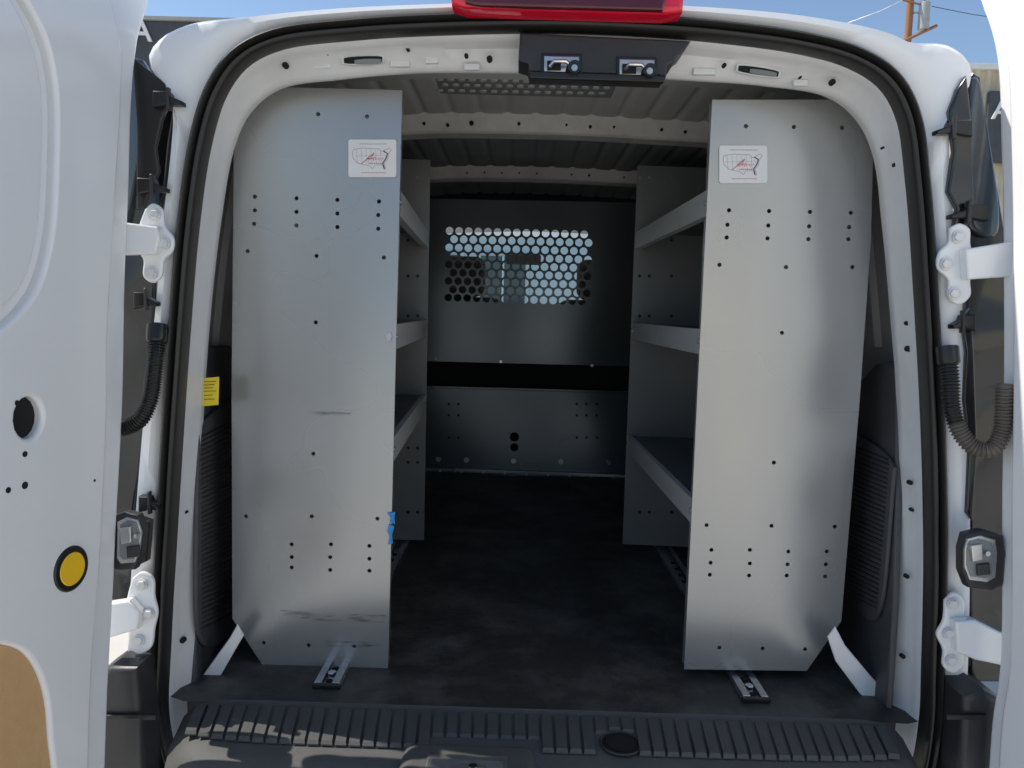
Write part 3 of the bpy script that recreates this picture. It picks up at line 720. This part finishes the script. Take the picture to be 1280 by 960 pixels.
# right warehouse
Y2=18
br=thing('warehouse_building',(16,Y2+4,0),'beige corrugated warehouse with dark sign band','building')
TAN=mat('tan_corrugated_steel',(.60,.52,.38),.55,var=.25,vscale=2)
zt=at(1235,84,Y2).z; xl_=at(1205,100,Y2).x
pts0=[];k=0
x=xl_
while x<xl_+14:
    pts0.append((x,0 if k%4 in(0,1) else .05)); x+=.09 if k%2==0 else .04; k+=1
b=MB(); b.add([(x,Y2+d,0) for x,d in pts0]+[(x,Y2+d,zt) for x,d in pts0],[(i,i+1,len(pts0)+i+1,len(pts0)+i) for i in range(len(pts0)-1)],TAN)
b.box((xl_+7,Y2+4,zt/2),(13.9,7.8,zt-.1),TAN)
b.box((xl_+7,Y2-.02,zt),(14.1,.14,.12),WHITEIN,.01)
b.build('wall',br,20)
zs=at(1240,116,Y2).z; zs2=at(1240,205,Y2).z; xs=at(1229,150,Y2).x
b=MB(); b.box((xs+4,Y2-.12,(zs+zs2)/2),(8,.1,zs-zs2),DW,.02); b.build('sign_board',br)
letters('A',(at(1233,151,Y2).x,Y2-.2,at(1236,151,Y2).z),.56,PAPER,br)
# unseen cream reflector wall added behind the camera to brighten the satin panels
yw_=thing('reflector_wall',(2.9,-5,0),'added unseen cream stucco wall for reflections in the panels','wall')
b=MB(); rm=Matrix.Rotation(rad(55),3,'Z'); b.box((2.9,-5,1.25),(2.3,.2,2.5),mat('reflector_cream_stucco',(.84,.76,.62),.8,var=.1,vscale=3,bump=.3,bscale=40),.02,rot=rm); b.box((2.9,-5,2.54),(2.4,.3,.08),STUC,.01,rot=rm); b.build('reflector_panel',yw_)
# utility pole
Y3=26
px=at(1136,30,Y3).x; pz=at(1138,-30,Y3).z
up=thing('utility_pole',(px,Y3,0),'brown wooden utility pole with crossarm, transformer can and wires','utility pole')
WOOD=mat('weathered_wood',(.34,.17,.08),.8,col2=(.24,.12,.06),vscale=4,stretch=(6,6,.4))
b=MB(); b.tube([(px,Y3,z) for z in (0,3,6,9,pz)],[.15,.14,.13,.12,.11],WOOD,12); b.build('pole_shaft',up,60)
b=MB(); a=at(1128,52,Y3-.15); c=at(1171,32,Y3-.15)
b.tube([a,c],.05,WOOD,6); b.tube([at(1128,0,Y3-.15),at(1160,8,Y3-.15)],.03,WOOD,6)
b.build('crossarm',up)
b=MB(); c0=at(1155,20,Y3-.1); b.cyl(c0,(0,0,1),.17,.85,mat('transformer_grey',(.42,.45,.44),.5,var=.2),18,bev=.03)
b.cyl(c0+Vector((0,0,.48)),(0,0,1),.05,.14,WOOD,10); b.box(c0+Vector((-.22,.05,.1)),(.2,.05,.08),STEEL,.005); b.build('transformer_can',up,40)
b=MB(); b.tube([at(1133,-2,Y3),at(1100,14,Y3+1),at(1040,36,Y3+3),at(900,70,Y3+8)],.014,STEEL,5)
b.tube([at(1165,8,Y3),at(1215,18,Y3+1),at(1300,30,Y3+3)],.012,INKB,5); b.build('overhead_wire',up,60)

# ------------------------------------------------------------ light, camera
s=Vector((-.95,.22,0)).normalized()*cos(rad(54))+Vector((0,0,sin(rad(54))))
w=bpy.data.worlds.new('World'); sc.world=w; w.use_nodes=True
nt=w.node_tree; bg=nt.nodes['Background']; sk=nt.nodes.new('ShaderNodeTexSky'); sk.sky_type='NISHITA'; sk.sun_disc=False
sk.sun_elevation=rad(54); sk.sun_rotation=math.atan2(s.x,s.y); sk.ozone_density=2.5; sk.dust_density=.5; sk.air_density=1.1
nt.links.new(sk.outputs[0],bg.inputs[0]); bg.inputs[1].default_value=.15
ld_=bpy.data.lights.new('sun','SUN'); ld_.energy=5; ld_.angle=rad(.5); ld_.color=(1,.94,.84)
so=bpy.data.objects.new('sun',ld_); so.rotation_euler=s.to_track_quat('Z','Y').to_euler(); so.location=(-5,0,8); sc.collection.objects.link(so)
cd=bpy.data.cameras.new('camera'); cd.sensor_width=36; cd.lens=27; cd.clip_start=.05; cd.clip_end=2000
co=bpy.data.objects.new('camera',cd); sc.collection.objects.link(co)
M=Matrix((R,U,-F)).transposed().to_4x4(); M.translation=CAM; co.matrix_world=M
sc.camera=co
sc.view_settings.view_transform='Standard'; sc.view_settings.look='None'; sc.view_settings.exposure=0
